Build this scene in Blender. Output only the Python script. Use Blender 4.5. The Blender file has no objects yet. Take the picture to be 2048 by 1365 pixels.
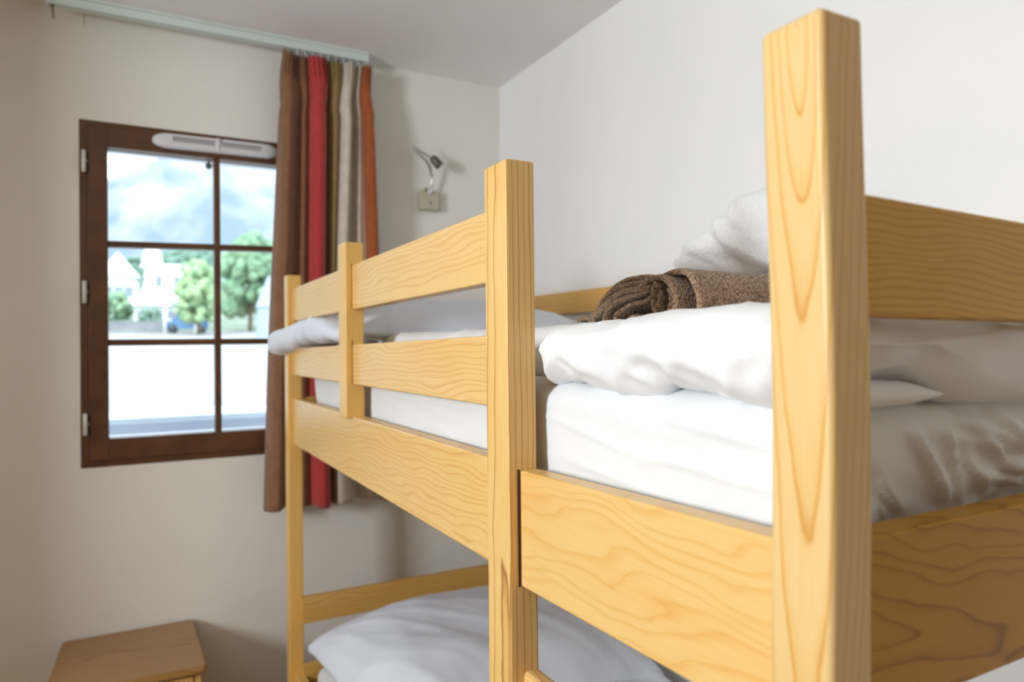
import bpy, bmesh, math, random
from mathutils import Vector, Matrix, noise
random.seed(7)
R = math.radians
C = bpy.context.scene.collection
H = 1.40          # camera height above the floor; geometry below is written relative to it

# ------------------------------------------------------------------ camera, sky, lights
sc = bpy.context.scene
yaw, pitch, roll = .4951, .0072, .0102
fw = Vector((math.sin(yaw) * math.cos(pitch), math.cos(yaw) * math.cos(pitch), math.sin(pitch)))
rt = Vector((math.cos(yaw), -math.sin(yaw), 0))
up = rt.cross(fw)
r2 = rt * math.cos(roll) - up * math.sin(roll)
u2 = up * math.cos(roll) + rt * math.sin(roll)
cd = bpy.data.cameras.new('camera')
cam = bpy.data.objects.new('camera', cd)
C.objects.link(cam)
cam.matrix_world = Matrix(((r2.x, u2.x, -fw.x, 0), (r2.y, u2.y, -fw.y, 0), (r2.z, u2.z, -fw.z, H), (0, 0, 0, 1)))
cd.sensor_width = 36
cd.lens = 1406.43 / 2048 * 36
cd.clip_start = .02
cd.clip_end = 5000
cd.dof.use_dof = True
cd.dof.focus_distance = .92
cd.dof.aperture_fstop = 3.8
sc.camera = cam

sc.view_settings.view_transform = 'Standard'
sc.view_settings.look = 'None'
sc.view_settings.gamma = 1
sc.view_settings.use_curve_mapping = False
sc.view_settings.exposure = 0.11

w = bpy.data.worlds.new('sky')
sc.world = w
w.use_nodes = True
bg = w.node_tree.nodes['Background']
bg.inputs[0].default_value = (.76, .88, 1, 1)
bg.inputs[1].default_value = 3.8

sl = bpy.data.lights.new('sun', 'SUN')
sl.energy = 3.0
sl.angle = R(.6)
sl.color = (1, .97, .92)
so = bpy.data.objects.new('sun', sl)
so.rotation_euler = (R(48), 0, R(-32))
C.objects.link(so)

al = bpy.data.lights.new('balcony_door_daylight', 'AREA')
al.shape = 'RECTANGLE'
al.size = .68
al.size_y = .55
al.energy = 70
al.color = (.925, .968, 1)
ao = bpy.data.objects.new('balcony_door_daylight', al)
ao.location = (-2.30, .40, .37)
ao.rotation_euler = (0, R(-90), 0)
C.objects.link(ao)

# ------------------------------------------------------------------ helpers
def tag(o, label=None, cat=None, group=None, kind=None):
    if label: o['label'] = label
    if cat: o['category'] = cat
    if group: o['group'] = group
    if kind: o['kind'] = kind
    return o

def empty(name, loc, label=None, cat=None, group=None, kind=None):
    o = bpy.data.objects.new(name, None)
    o.empty_display_size = .05
    o.location = loc
    C.objects.link(o)
    return tag(o, label, cat, group, kind)

def wloc(o):
    v = Vector(o.location)
    while o.parent:
        o = o.parent
        v += o.location
    return v

def link(name, bm, mat, parent=None, smooth=True, wn=False, origin=None):
    """links a bmesh written in room coordinates; the origin goes to its middle"""
    if origin is None:
        n = max(1, len(bm.verts))
        lo = Vector([min(v.co[i] for v in bm.verts) for i in range(3)])
        hi = Vector([max(v.co[i] for v in bm.verts) for i in range(3)])
        c = (lo + hi) / 2
        if parent is None:
            c.z = lo.z
    else:
        c = Vector(origin)
    for v in bm.verts: v.co -= c
    bm.normal_update()
    me = bpy.data.meshes.new(name)
    bm.to_mesh(me)
    bm.free()
    if mat: me.materials.append(mat)
    if smooth:
        for p in me.polygons: p.use_smooth = True
    o = bpy.data.objects.new(name, me)
    C.objects.link(o)
    if parent:
        o.parent = parent
        o.location = c - wloc(parent)
    else:
        o.location = c
    if wn:
        m = o.modifiers.new('wn', 'WEIGHTED_NORMAL')
        m.keep_sharp = True
        m.weight = 100
    return o

def hexa(bm, pts, bev=0, seg=3):
    """pts: 8 corners, index = x + 2*y + 4*z"""
    vs = [bm.verts.new(p) for p in pts]
    for f in ((0, 2, 3, 1), (4, 5, 7, 6), (0, 1, 5, 4), (2, 6, 7, 3), (0, 4, 6, 2), (1, 3, 7, 5)):
        bm.faces.new([vs[i] for i in f])
    bm.normal_update()
    if bev:
        es = [e for e in bm.edges if all(v in vs for v in e.verts)]
        bmesh.ops.bevel(bm, geom=es, offset=bev, segments=seg, profile=.5, affect='EDGES', clamp_overlap=True)
    return vs

def box(bm, x0, x1, y0, y1, z0, z1, bev=0, seg=3):
    hexa(bm, [(x, y, z) for z in (z0, z1) for y in (y0, y1) for x in (x0, x1)], bev, seg)

def boxo(name, mat, parent, x0, x1, y0, y1, z0, z1, bev=0, seg=3, **k):
    bm = bmesh.new()
    box(bm, x0, x1, y0, y1, z0, z1, bev, seg)
    return link(name, bm, mat, parent, wn=bev > 0, smooth=bev > 0, **k)

def tube(bm, pts, rad, n=12, caps=True):
    pts = [Vector(p) for p in pts]
    rings = []
    side = None
    for i, p in enumerate(pts):
        t = (pts[min(i + 1, len(pts) - 1)] - pts[max(i - 1, 0)]).normalized()
        if side is None:
            side = t.orthogonal().normalized()
        side = (side - t * side.dot(t)).normalized()
        b = t.cross(side)
        r = rad[i] if isinstance(rad, (list, tuple)) else rad
        rings.append([bm.verts.new(p + (side * math.cos(a) + b * math.sin(a)) * r) for a in [2 * math.pi * k / n for k in range(n)]])
    for a, b in zip(rings, rings[1:]):
        for k in range(n):
            bm.faces.new((a[k], a[(k + 1) % n], b[(k + 1) % n], b[k]))
    if caps:
        bm.faces.new(rings[0][::-1])
        bm.faces.new(rings[-1])

def smoothstep(a, b, x):
    t = max(0., min(1., (x - a) / (b - a)))
    return t * t * (3 - 2 * t)

def nz(v, s=1.):
    return noise.noise(Vector(v) * s)

def ridge(v):
    return 1 - abs(noise.noise(Vector(v))) * 2.2

def rbox(lo, hi, r, step, my=None):
    """closed rounded box as a fine grid; r is the edge radius (rx, ry, rz)"""
    lo, hi = Vector(lo), Vector(hi)
    if not isinstance(r, (tuple, list)): r = (r, r, r)
    N = [max(4, int((hi[i] - lo[i]) / step[i])) for i in range(3)]
    bm = bmesh.new()
    cache = {}
    def pos(i, a):
        t = a / N[i]
        if my and i == 1: t = my(t)
        else:
            t = .5 - .5 * math.cos(math.pi * t) if False else t
        return lo[i] + (hi[i] - lo[i]) * t
    def vert(k):
        if k in cache: return cache[k]
        p = Vector([pos(i, k[i]) for i in range(3)])
        q = Vector([max(lo[i] + r[i], min(hi[i] - r[i], p[i])) for i in range(3)])
        d = Vector([(p[i] - q[i]) / r[i] for i in range(3)])
        if d.length > 1e-9:
            m = max(abs(c) for c in d)
            d = d.normalized() * m
            p = Vector([q[i] + d[i] * r[i] for i in range(3)])
        cache[k] = bm.verts.new(p)
        return cache[k]
    for ax in range(3):
        a, b = [i for i in range(3) if i != ax]
        for s in (0, N[ax]):
            for i in range(N[a]):
                for j in range(N[b]):
                    ks = []
                    for (di, dj) in ((0, 0), (1, 0), (1, 1), (0, 1)):
                        k = [0, 0, 0]
                        k[ax] = s; k[a] = i + di; k[b] = j + dj
                        ks.append(vert(tuple(k)))
                    try: bm.faces.new(ks)
                    except ValueError: pass
    bmesh.ops.recalc_face_normals(bm, faces=bm.faces[:])
    return bm

def displace(bm, fn):
    bm.normal_update()
    d = [fn(v.co, v.normal) for v in bm.verts]
    for v, q in zip(bm.verts, d):
        if isinstance(q, (float, int)): v.co += v.normal * q
        else: v.co += q

def crease(co, A, B, wd, ht, ax=None):
    """a raised fold along the segment A-B"""
    A, B = Vector(A), Vector(B)
    AB = B - A
    t = max(0, min(1, (co - A).dot(AB) / AB.length_squared))
    d = (co - (A + AB * t)).length
    if d > wd * 3: return 0.
    return ht * math.exp(-(d / wd) ** 2) * (math.sin(math.pi * min(1, max(0, t * .9 + .05))) ** .5)

def pillow(cx, cy, cz, hx, hy, h, n=60, rot=0, pinch=.12, ex=2.6, flat=1.0):
    bm = bmesh.new()
    top, bot = {}, {}
    for i in range(n + 1):
        for j in range(n + 1):
            s = -math.cos(math.pi * i / n); t = -math.cos(math.pi * j / n)
            e = max(0, (1 - abs(s) ** ex) * (1 - abs(t) ** ex)) ** .5
            px = s * (1 - pinch * (1 - t * t) * abs(s) ** 3)
            py = t * (1 - pinch * (1 - s * s) * abs(t) ** 3)
            x = px * hx * math.cos(rot) - py * hy * math.sin(rot)
            y = px * hx * math.sin(rot) + py * hy * math.cos(rot)
            top[i, j] = bm.verts.new((cx + x, cy + y, cz + h * e))
            if 0 < i < n and 0 < j < n:
                bot[i, j] = bm.verts.new((cx + x, cy + y, cz - h * e * flat))
            else: bot[i, j] = top[i, j]
    for i in range(n):
        for j in range(n):
            k = ((i, j), (i + 1, j), (i + 1, j + 1), (i, j + 1))
            bm.faces.new([top[a] for a in k])
            try: bm.faces.new([bot[a] for a in k[::-1]])
            except ValueError: pass
    bm.normal_update()
    return bm

def catmull(P, n):
    """resample a list of equal-length tuples"""
    out = []
    m = len(P) - 1
    for k in range(n + 1):
        u = k / n * m
        i = min(int(u), m - 1)
        t = u - i
        p0, p1, p2, p3 = P[max(i - 1, 0)], P[i], P[i + 1], P[min(i + 2, m)]
        out.append(tuple(.5 * ((2 * b) + (-a + c) * t + (2 * a - 5 * b + 4 * c - d) * t * t + (-a + 3 * b - 3 * c + d) * t ** 3)
                         for a, b, c, d in zip(p0, p1, p2, p3)))
    return out

# ------------------------------------------------------------------ materials
def mat(name):
    m = bpy.data.materials.new(name)
    m.use_nodes = True
    return m, m.node_tree.nodes, m.node_tree.links, m.node_tree.nodes['Principled BSDF']

def plain(name, col, rough=.5, spec=.5, metal=0, coat=0, sheen=0):
    m, N, L, P = mat(name)
    P.inputs['Base Color'].default_value = (*col, 1)
    P.inputs['Roughness'].default_value = rough
    P.inputs['Specular IOR Level'].default_value = spec
    P.inputs['Metallic'].default_value = metal
    P.inputs['Coat Weight'].default_value = coat
    P.inputs['Sheen Weight'].default_value = sheen
    return m

def mathn(N, L, op, a, b=None, c=None, clamp=False):
    n = N.new('ShaderNodeMath'); n.operation = op; n.use_clamp = clamp
    for i, v in enumerate((a, b, c)):
        if v is None: continue
        if isinstance(v, (int, float)): n.inputs[i].default_value = v
        else: L.new(v, n.inputs[i])
    return n.outputs[0]

def wood(name, axis, oa=.0, ob=.05, tilt=.05, freq=110, light=(.86, .66, .36), mid=(.80, .555, .255), dark=(.60, .33, .10),
         warp=.012, pos=.9, line=.75, dirw=0, rough=.36, knots=0, seed=0.0, streak=.35, coat=.12, lwarp=1.0, wfreq=1.6, swap=False):
    """procedural log: rings round a tilted pith; axis = grain direction; a, b = the two other axes"""
    m, N, L, P = mat(name)
    tc = N.new('ShaderNodeTexCoord')
    sp = N.new('ShaderNodeSeparateXYZ')
    L.new(tc.outputs['Object'], sp.inputs[0])
    ix = 'XYZ'.index(axis)
    oth = [i for i in range(3) if i != ix]
    if swap: oth = oth[::-1]
    l, a, b = sp.outputs[ix], sp.outputs[oth[0]], sp.outputs[oth[1]]
    def vec(sl, sab, off):
        cb = N.new('ShaderNodeCombineXYZ')
        L.new(mathn(N, L, 'MULTIPLY_ADD', l, sl, off + seed), cb.inputs[0])
        L.new(mathn(N, L, 'MULTIPLY_ADD', a, sab, off * 2), cb.inputs[1])
        L.new(mathn(N, L, 'MULTIPLY_ADD', b, sab, off * 3), cb.inputs[2])
        return cb.outputs[0]
    def nse(v, scale=1, det=2, rgh=.5):
        n = N.new('ShaderNodeTexNoise')
        n.inputs['Scale'].default_value = scale
        n.inputs['Detail'].default_value = det
        n.inputs['Roughness'].default_value = rgh
        L.new(v, n.inputs['Vector'])
        return n.outputs['Fac']
    n1 = nse(vec(wfreq * lwarp, 6, 1.3), 1.8, 2)
    n2 = nse(vec(2.2 * wfreq * lwarp, 9, 7.7), 1.8, 1.5)
    n3 = nse(vec(22, 60, 3.1), 1, 2)
    a2 = mathn(N, L, 'ADD', mathn(N, L, 'SUBTRACT', a, oa), mathn(N, L, 'MULTIPLY', mathn(N, L, 'SUBTRACT', n1, .5), warp * 2.2))
    b2 = mathn(N, L, 'ADD', mathn(N, L, 'MULTIPLY_ADD', l, tilt, ob), mathn(N, L, 'MULTIPLY', mathn(N, L, 'SUBTRACT', n2, .5), warp * 3))
    b3 = mathn(N, L, 'ADD', b, b2)
    r = mathn(N, L, 'SQRT', mathn(N, L, 'ADD', mathn(N, L, 'MULTIPLY', a2, a2), mathn(N, L, 'MULTIPLY', b3, b3)))
    rr = mathn(N, L, 'MULTIPLY_ADD', r, freq, mathn(N, L, 'MULTIPLY', n3, .22))
    # uneven ring widths
    wob = nse(mathn_vec(N, L, rr), .55, 1)
    rr = mathn(N, L, 'ADD', rr, mathn(N, L, 'MULTIPLY', wob, 1.2))
    fr = mathn(N, L, 'FRACT', rr)
    cr = N.new('ShaderNodeValToRGB')
    e = cr.color_ramp.elements
    e[0].position = 0; e[0].color = (*light, 1)
    e[1].position = 1; e[1].color = (*light, 1)
    e.new(pos * .55).color = (*light, 1)
    e.new(pos * .88).color = (*mid, 1)
    e.new(pos).color = (*[mid[i] * (1 - line) + dark[i] * line for i in range(3)], 1)
    e.new(min(.985, pos + .05)).color = (*[light[i] * .6 + mid[i] * .4 for i in range(3)], 1)
    L.new(fr, cr.inputs[0])
    # fine fibre streaks and soft clouds
    st = nse(vec(9, 420, 0), 1, 3, .65)
    cl = nse(vec(3, 9, 5), 1.2, 2)
    mx = N.new('ShaderNodeMix'); mx.data_type = 'RGBA'; mx.blend_type = 'MULTIPLY'
    L.new(mathn(N, L, 'MULTIPLY', mathn(N, L, 'SUBTRACT', st, .42, clamp=True), streak * 2.2, clamp=True), mx.inputs[0])
    L.new(cr.outputs[0], mx.inputs[6]); mx.inputs[7].default_value = (.90, .74, .50, 1)
    m2 = N.new('ShaderNodeMix'); m2.data_type = 'RGBA'; m2.blend_type = 'MULTIPLY'
    L.new(mathn(N, L, 'MULTIPLY', mathn(N, L, 'SUBTRACT', cl, .45, clamp=True), 1.6, clamp=True), m2.inputs[0])
    L.new(mx.outputs[2], m2.inputs[6]); m2.inputs[7].default_value = (.98, .84, .62, 1)
    L.new(m2.outputs[2], P.inputs['Base Color'])
    P.inputs['Roughness'].default_value = rough
    P.inputs['Specular IOR Level'].default_value = .3 if coat else .12
    P.inputs['Coat Weight'].default_value = coat
    P.inputs['Coat Roughness'].default_value = .3
    bp = N.new('ShaderNodeBump'); bp.inputs['Strength'].default_value = .12; bp.inputs['Distance'].default_value = .001
    L.new(st, bp.inputs['Height']); L.new(bp.outputs[0], P.inputs['Normal'])
    return m

def mathn_vec(N, L, val):
    cb = N.new('ShaderNodeCombineXYZ')
    L.new(val, cb.inputs[0])
    return cb.outputs[0]

def noisy(name, c1, c2, scale=8, rough=.8, bump=.1, bscale=200, bdist=.002, det=4, sheen=0, spec=.3, coord='Object', lo=.35, hi=.65):
    m, N, L, P = mat(name)
    tc = N.new('ShaderNodeTexCoord')
    n = N.new('ShaderNodeTexNoise'); n.inputs['Scale'].default_value = scale; n.inputs['Detail'].default_value = det
    L.new(tc.outputs[coord], n.inputs['Vector'])
    cr = N.new('ShaderNodeValToRGB')
    cr.color_ramp.elements[0].position = lo; cr.color_ramp.elements[0].color = (*c1, 1)
    cr.color_ramp.elements[1].position = hi; cr.color_ramp.elements[1].color = (*c2, 1)
    L.new(n.outputs['Fac'], cr.inputs[0]); L.new(cr.outputs[0], P.inputs['Base Color'])
    P.inputs['Roughness'].default_value = rough
    P.inputs['Specular IOR Level'].default_value = spec
    P.inputs['Sheen Weight'].default_value = sheen
    if bump:
        b = N.new('ShaderNodeTexNoise'); b.inputs['Scale'].default_value = bscale; b.inputs['Detail'].default_value = 3
        L.new(tc.outputs[coord], b.inputs['Vector'])
        bp = N.new('ShaderNodeBump'); bp.inputs['Strength'].default_value = bump; bp.inputs['Distance'].default_value = bdist
        L.new(b.outputs['Fac'], bp.inputs['Height']); L.new(bp.outputs[0], P.inputs['Normal'])
    return m

def terry(name, c1, c2, scale, bump, dist, sheen=.3):
    m, N, L, P = mat(name)
    tc = N.new('ShaderNodeTexCoord')
    wn = N.new('ShaderNodeTexNoise'); wn.inputs['Scale'].default_value = scale * .6; wn.inputs['Detail'].default_value = 2
    L.new(tc.outputs['Object'], wn.inputs['Vector'])
    ad = N.new('ShaderNodeMix'); ad.data_type = 'VECTOR'; ad.inputs[0].default_value = .006
    L.new(tc.outputs['Object'], ad.inputs[4]); L.new(wn.outputs['Color'], ad.inputs[5])
    v = N.new('ShaderNodeTexVoronoi'); v.inputs['Scale'].default_value = scale; v.feature = 'SMOOTH_F1'
    L.new(ad.outputs[1], v.inputs['Vector'])
    cr = N.new('ShaderNodeValToRGB')
    cr.color_ramp.elements[0].position = .15; cr.color_ramp.elements[0].color = (*c2, 1)
    cr.color_ramp.elements[1].position = .62; cr.color_ramp.elements[1].color = (*c1, 1)
    L.new(v.outputs['Distance'], cr.inputs[0]); L.new(cr.outputs[0], P.inputs['Base Color'])
    inv = mathn(N, L, 'SUBTRACT', 1, v.outputs['Distance'])
    bp = N.new('ShaderNodeBump'); bp.inputs['Strength'].default_value = bump; bp.inputs['Distance'].default_value = dist
    L.new(inv, bp.inputs['Height']); L.new(bp.outputs[0], P.inputs['Normal'])
    P.inputs['Roughness'].default_value = .95
    P.inputs['Specular IOR Level'].default_value = .1
    P.inputs['Sheen Weight'].default_value = sheen
    return m

M = {}
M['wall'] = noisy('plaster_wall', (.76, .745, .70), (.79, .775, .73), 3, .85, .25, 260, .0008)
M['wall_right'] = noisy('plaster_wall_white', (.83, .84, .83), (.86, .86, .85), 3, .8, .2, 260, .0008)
M['ceiling'] = noisy('ceiling_paint', (.84, .83, .81), (.87, .86, .84), 2, .9, .15, 180, .0008)
M['floor'] = noisy('floor_boards', (.15, .09, .045), (.20, .12, .06), 5, .5, .1, 60)
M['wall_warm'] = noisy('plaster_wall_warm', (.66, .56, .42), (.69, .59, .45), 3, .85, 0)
M['frame'] = noisy('dark_window_wood', (.075, .029, .010), (.115, .048, .018), 14, .42, .1, 120, spec=.5)
M['sheet'] = noisy('white_sheet', (.68, .70, .715), (.715, .735, .75), 5, .75, .12, 700, .0004, sheen=.1)
M['sheet_warm'] = noisy('white_duvet', (.73, .745, .765), (.765, .78, .795), 5, .75, .12, 700, .0004, sheen=.1)
M['pillow'] = noisy('white_pillowcase', (.66, .70, .79), (.70, .74, .82), 5, .8, .12, 600, .0004, sheen=.1)
M['terry'] = terry('white_terry', (.84, .86, .88), (.92, .93, .94), 330, .6, .0025)
M['fleece'] = terry('brown_fleece', (.19, .115, .068), (.52, .36, .24), 260, 1.0, .004, .25)
M['metal'] = plain('brushed_steel', (.55, .56, .54), .35, .5, 1)
M['white_metal'] = plain('white_lacquer', (.62, .70, .66), .35)
M['hinge'] = plain('pale_hinge_metal', (.62, .64, .58), .4, .5, .2)
M['vent'] = plain('white_plastic', (.66, .66, .68), .4)
M['slot'] = plain('vent_slot_grey', (.24, .24, .25), .6)
M['plug'] = plain('cream_plastic', (.47, .44, .33), .45)
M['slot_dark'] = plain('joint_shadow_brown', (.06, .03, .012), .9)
M['dark'] = plain('dark_knob', (.05, .06, .07), .4)
M['dark_metal'] = plain('bronze_lamp_metal', (.13, .12, .09), .45, .5, .6)

def fabric(name, c, sheen=.3):
    return noisy(name, tuple(x * .92 for x in c), tuple(min(1, x * 1.08) for x in c), 30, .9, .3, 900, .0006, sheen=sheen, spec=.15)
M['c_brown'] = fabric('brown_cloth', (.215, .105, .055))
M['c_red'] = fabric('red_cloth', (.42, .045, .045))
M['c_olive'] = fabric('olive_cloth', (.26, .18, .075))
M['c_cream'] = fabric('cream_cloth', (.56, .50, .42))
M['c_orange'] = fabric('rust_cloth', (.33, .085, .025))

m, N, L, P = mat('window_glass')
N.remove(P)
tr = N.new('ShaderNodeBsdfTransparent'); tr.inputs[0].default_value = (.96, .98, .99, 1)
gl = N.new('ShaderNodeBsdfGlossy'); gl.inputs['Roughness'].default_value = .02
mxs = N.new('ShaderNodeMixShader'); mxs.inputs[0].default_value = .045
L.new(tr.outputs[0], mxs.inputs[1]); L.new(gl.outputs[0], mxs.inputs[2])
L.new(mxs.outputs[0], N['Material Output'].inputs[0])
M['glass'] = m

# ------------------------------------------------------------------ room shell
W, XW, ZC = 2.5321, 1.32, 1.052
FL = -H
XL, YB = -2.2, -1.25
wx0, wx1, wz0, wz1 = -.141, .648, -.363, .7145       # window hole
TH = .07
def structure(name, m_, boxes, **k):
    bm = bmesh.new()
    for b in boxes: box(bm, *b)
    return tag(link(name, bm, m_, smooth=False, **k), kind='structure')
structure('floor', M['floor'], [(XL - .1, XW + .1, YB - .1, W + .28, FL - .1, FL)])
structure('ceiling', M['ceiling'], [(XL - .1, XW + .1, YB - .1, W + .28, ZC, ZC + .15)])
structure('wall_window', M['wall'], [(XL - .1, wx0, W, W + .10, FL, ZC), (wx1, XW + .1, W, W + .10, FL, ZC),
                                      (wx0, wx1, W, W + .10, FL, wz0), (wx0, wx1, W, W + .10, wz1, ZC)])
structure('wall_right', M['wall_right'], [(XW, XW + .1, YB - .1, W, FL, ZC)])
M['back'] = noisy('brown_back_panel', (.30, .20, .10), (.34, .23, .12), 4, .7, 0)
structure('wall_back', M['back'], [(XL - .1, XW, YB - .1, YB, FL, ZC)])
dy0, dy1, dzt = .08, .72, .80
structure('shade_block_left', M['wall_warm'], [(XL, -1.13, 1.50, W, FL, ZC)])  # unseen block, added to shade the left part of the window wall
structure('wall_left', M['wall_warm'], [(XL - .1, XL, YB, dy0, FL, ZC), (XL - .1, XL, dy1, W, FL, ZC), (XL - .1, XL, dy0, dy1, dzt, ZC)])

# ------------------------------------------------------------------ window
win = empty('window_1', ((wx0 + wx1) / 2, W, wz0), kind='structure')
fwid = .026
def fr(name, x0, x1, z0, z1, y0, y1, bev=.002):
    return boxo(name, M['frame'], win, x0, x1, y0, y1, z0, z1, bev, 2)
bm = bmesh.new()
for b in ((wx0, wx0 + fwid, wz0, wz1), (wx1 - fwid, wx1, wz0, wz1), (wx0 + fwid, wx1 - fwid, wz1 - fwid, wz1), (wx0 + fwid, wx1 - fwid, wz0, wz0 + fwid)):
    box(bm, b[0], b[1], W - .003, W + TH, b[2], b[3], .002, 2)
link('window_frame', bm, M['frame'], win, wn=True)
sx0, sx1, sz0, sz1 = wx0 + fwid - .002, wx1 - fwid + .002, wz0 + fwid - .004, wz1 - fwid + .010
gx0, gx1, gz0, gz1 = -.0655, .572, -.2755, .6285
ys0_, ys1_ = W - .012, W + .045
fr('sash_stile', sx0, gx0, sz0, sz1, ys0_, ys1_)
fr('sash_stile', gx1, sx1, sz0, sz1, ys0_, ys1_)
fr('sash_rail', gx0, gx1, gz1 + .006, sz1, ys0_, ys1_)
fr('sash_rail', gx0, gx1, sz0, gz0, ys0_, ys1_)
mc = .2515
fr('muntin', mc - .0098, mc + .0098, gz0, gz1 + .006, ys0_ + .006, W + .035)
hz = ((.3235, .3425, .3405, .3595), (.0138, .0338, .0158, .0355))
for (a0, a1, b0, b1) in hz:
    for xa, xb, ta, tb in ((gx0, mc - .0098, 0, .5), (mc + .0098, gx1, .52, 1)):
        bm = bmesh.new()
        za0, za1 = a0 + (b0 - a0) * ta * .9, a1 + (b1 - a1) * ta * .9
        zb0, zb1 = a0 + (b0 - a0) * tb * .9, a1 + (b1 - a1) * tb * .9
        ya, yb = ys0_ + .008, W + .033
        hexa(bm, [(xa, ya, za0), (xb, ya, zb0), (xa, yb, za0), (xb, yb, zb0), (xa, ya, za1), (xb, ya, zb1), (xa, yb, za1), (xb, yb, zb1)], .002, 2)
        link('muntin', bm, M['frame'], win, wn=True)
cols = ((gx0, mc - .0098), (mc + .0098, gx1))
rows = ((gz0, .015), (.035, .334), (.351, gz1 + .006))
for xa, xb in cols:
    for za, zb in rows:
        boxo('pane', M['glass'], win, xa, xb, W + .018, W + .022, za, zb)
for zt_, zb_ in ((.6152, .5471), (.2131, .1438), (-.1932, -.2608)):
    bm = bmesh.new()
    xh = -.128
    tube(bm, [(xh, W - .020, zb_), (xh, W - .020, zb_ + .002), (xh, W - .020, zt_ - .002), (xh, W - .020, zt_)], [.0045, .0062, .0062, .0045], 14)
    hg = link('hinge', bm, M['hinge'], win)
    bm = bmesh.new()
    zm = zt_ * .52 + zb_ * .48
    tube(bm, [(xh + .004, W - .020, zm), (xh + .011, W - .020, zm)], .0022, 8)
    link('hinge_pin', bm, M['metal'], hg)
    boxo('hinge_plate', M['hinge'], hg, xh - .006, xh + .004, W - .016, W - .004, zb_ + .004, zt_ - .004)
# slotted air vent on the sash top rail
bm = bmesh.new()
vx0, vx1 = .060, .446
prof = []
n = 40
for i in range(n + 1):
    t = i / n
    x = vx0 + (vx1 - vx0) * t
    e = min(1, t / .13, (1 - t) / .13)
    k = (1 - (1 - e) ** 2.2) ** .7
    prof.append((x, k))
rings = []
for x, k in prof:
    tt = (x - vx0) / (vx1 - vx0)
    zc_ = .672 + .004 * tt
    hh = .0235 * (.35 + .65 * k); dd = .022 * (.25 + .75 * k)
    pts = []
    for (dyy, dzz) in ((0, -1), (.55, -1), (.95, -.75), (1, -.35), (.8, .75), (.6, 1), (0, 1)):
        pts.append(bm.verts.new((x, ys0_ - dd * dyy, zc_ + hh * dzz)))
    rings.append(pts)
for a, b in zip(rings, rings[1:]):
    for k in range(len(a)):
        bm.faces.new((a[k], b[k], b[(k + 1) % len(a)], a[(k + 1) % len(a)]))
bm.faces.new(rings[0]); bm.faces.new(rings[-1][::-1])
bmesh.ops.recalc_face_normals(bm, faces=bm.faces[:])
vent = link('air_vent', bm, M['vent'], win, smooth=False)
vent['label'] = 'white plastic slotted air vent'
for x0_, x1_ in ((.118, .243), (.263, .388)):
    for k in range(3):
        zz = .6705 + k * .0062
        bm = bmesh.new()
        box(bm, x0_, x1_, ys0_ - .0225, ys0_ - .018, zz, zz + .0030)
        link('vent_slot', bm, M['slot'], vent, smooth=False)
bm = bmesh.new()
box(bm, .2475, .2585, ys0_ - .0245, ys0_ - .010, .6535, .6965, .002, 2)
link('vent_slider', bm, M['vent'], vent, wn=True)

# outside reveal and sill
facade = plain('pale_render', (.60, .64, .68), .8)
structure('trim_1', facade, [(-.30, .85, W + .10, W + .32, .694, .90)])                 # lintel outside
structure('trim_2', facade, [(-.14, .66, W + .075, W + .16, -.33, -.283)])                # outside sill
par = empty('balcony_parapet', (.2, 3.3, -1.2), 'pale blue-grey balcony parapet with flat coping just outside the window', 'parapet')
pm = noisy('parapet_render', (.46, .50, .58), (.52, .56, .64), 3, .8, .1, 60)
pm2 = plain('parapet_coping', (.66, .74, .82), .6)
boxo('parapet_wall', pm, par, -1.6, 2.2, 3.10, 3.22, -1.2, -.285)
boxo('coping', pm2, par, -1.6, 2.2, 3.06, 3.46, -.283, -.262, .004, 2)

# small knob hanging outside the glass
bm = bmesh.new()
kx, ky, kz = .2335, W + .075, .628
tube(bm, [(kx, ky, .70), (kx, ky, kz)], .0034, 8)
kn = link('shutter_knob', bm, M['dark'])
tag(kn, 'small dark round knob hanging at the top of the window left of the upright bar', 'knob')
bm = bmesh.new()
bmesh.ops.create_uvsphere(bm, u_segments=18, v_segments=12, radius=.0115)
bmesh.ops.translate(bm, verts=bm.verts, vec=(kx, ky, kz))
link('ball', bm, M['dark'], kn)

# ------------------------------------------------------------------ curtain track
cx0, cx1 = -.213, .745
YT = 2.452
tk = empty('curtain_track', ((cx0 + cx1) / 2, YT, ZC - .03), 'white metal curtain track screwed under the ceiling above the window', 'curtain track')
bm = bmesh.new()
def trackpt(x):   # follows the ceiling line
    return 0
for zz0, zz1, yy0, yy1 in ((ZC - .008, ZC, YT - .018, YT + .018), (ZC - .030, ZC - .008, YT - .013, YT + .013), (ZC - .034, ZC - .030, YT - .016, YT - .004), (ZC - .034, ZC - .030, YT + .004, YT + .016)):
    box(bm, cx0, cx1, yy0, yy1, zz0, zz1, .001, 1)
link('rail', bm, M['white_metal'], tk, wn=True)
for x in (cx0, cx1):
    boxo('end_cap', M['vent'], tk, x - .003, x + .003, YT - .017, YT + .017, ZC - .036, ZC, .001, 1)
bm = bmesh.new()
tube(bm, [(cx0 + .012, YT, ZC - .032), (cx0 + .012, YT, ZC - .045), (cx0 + .014, YT, ZC - .075)], [.003, .0025, .0018], 8)
hk = link('end_hook', bm, M['dark_metal'], tk)

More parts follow.
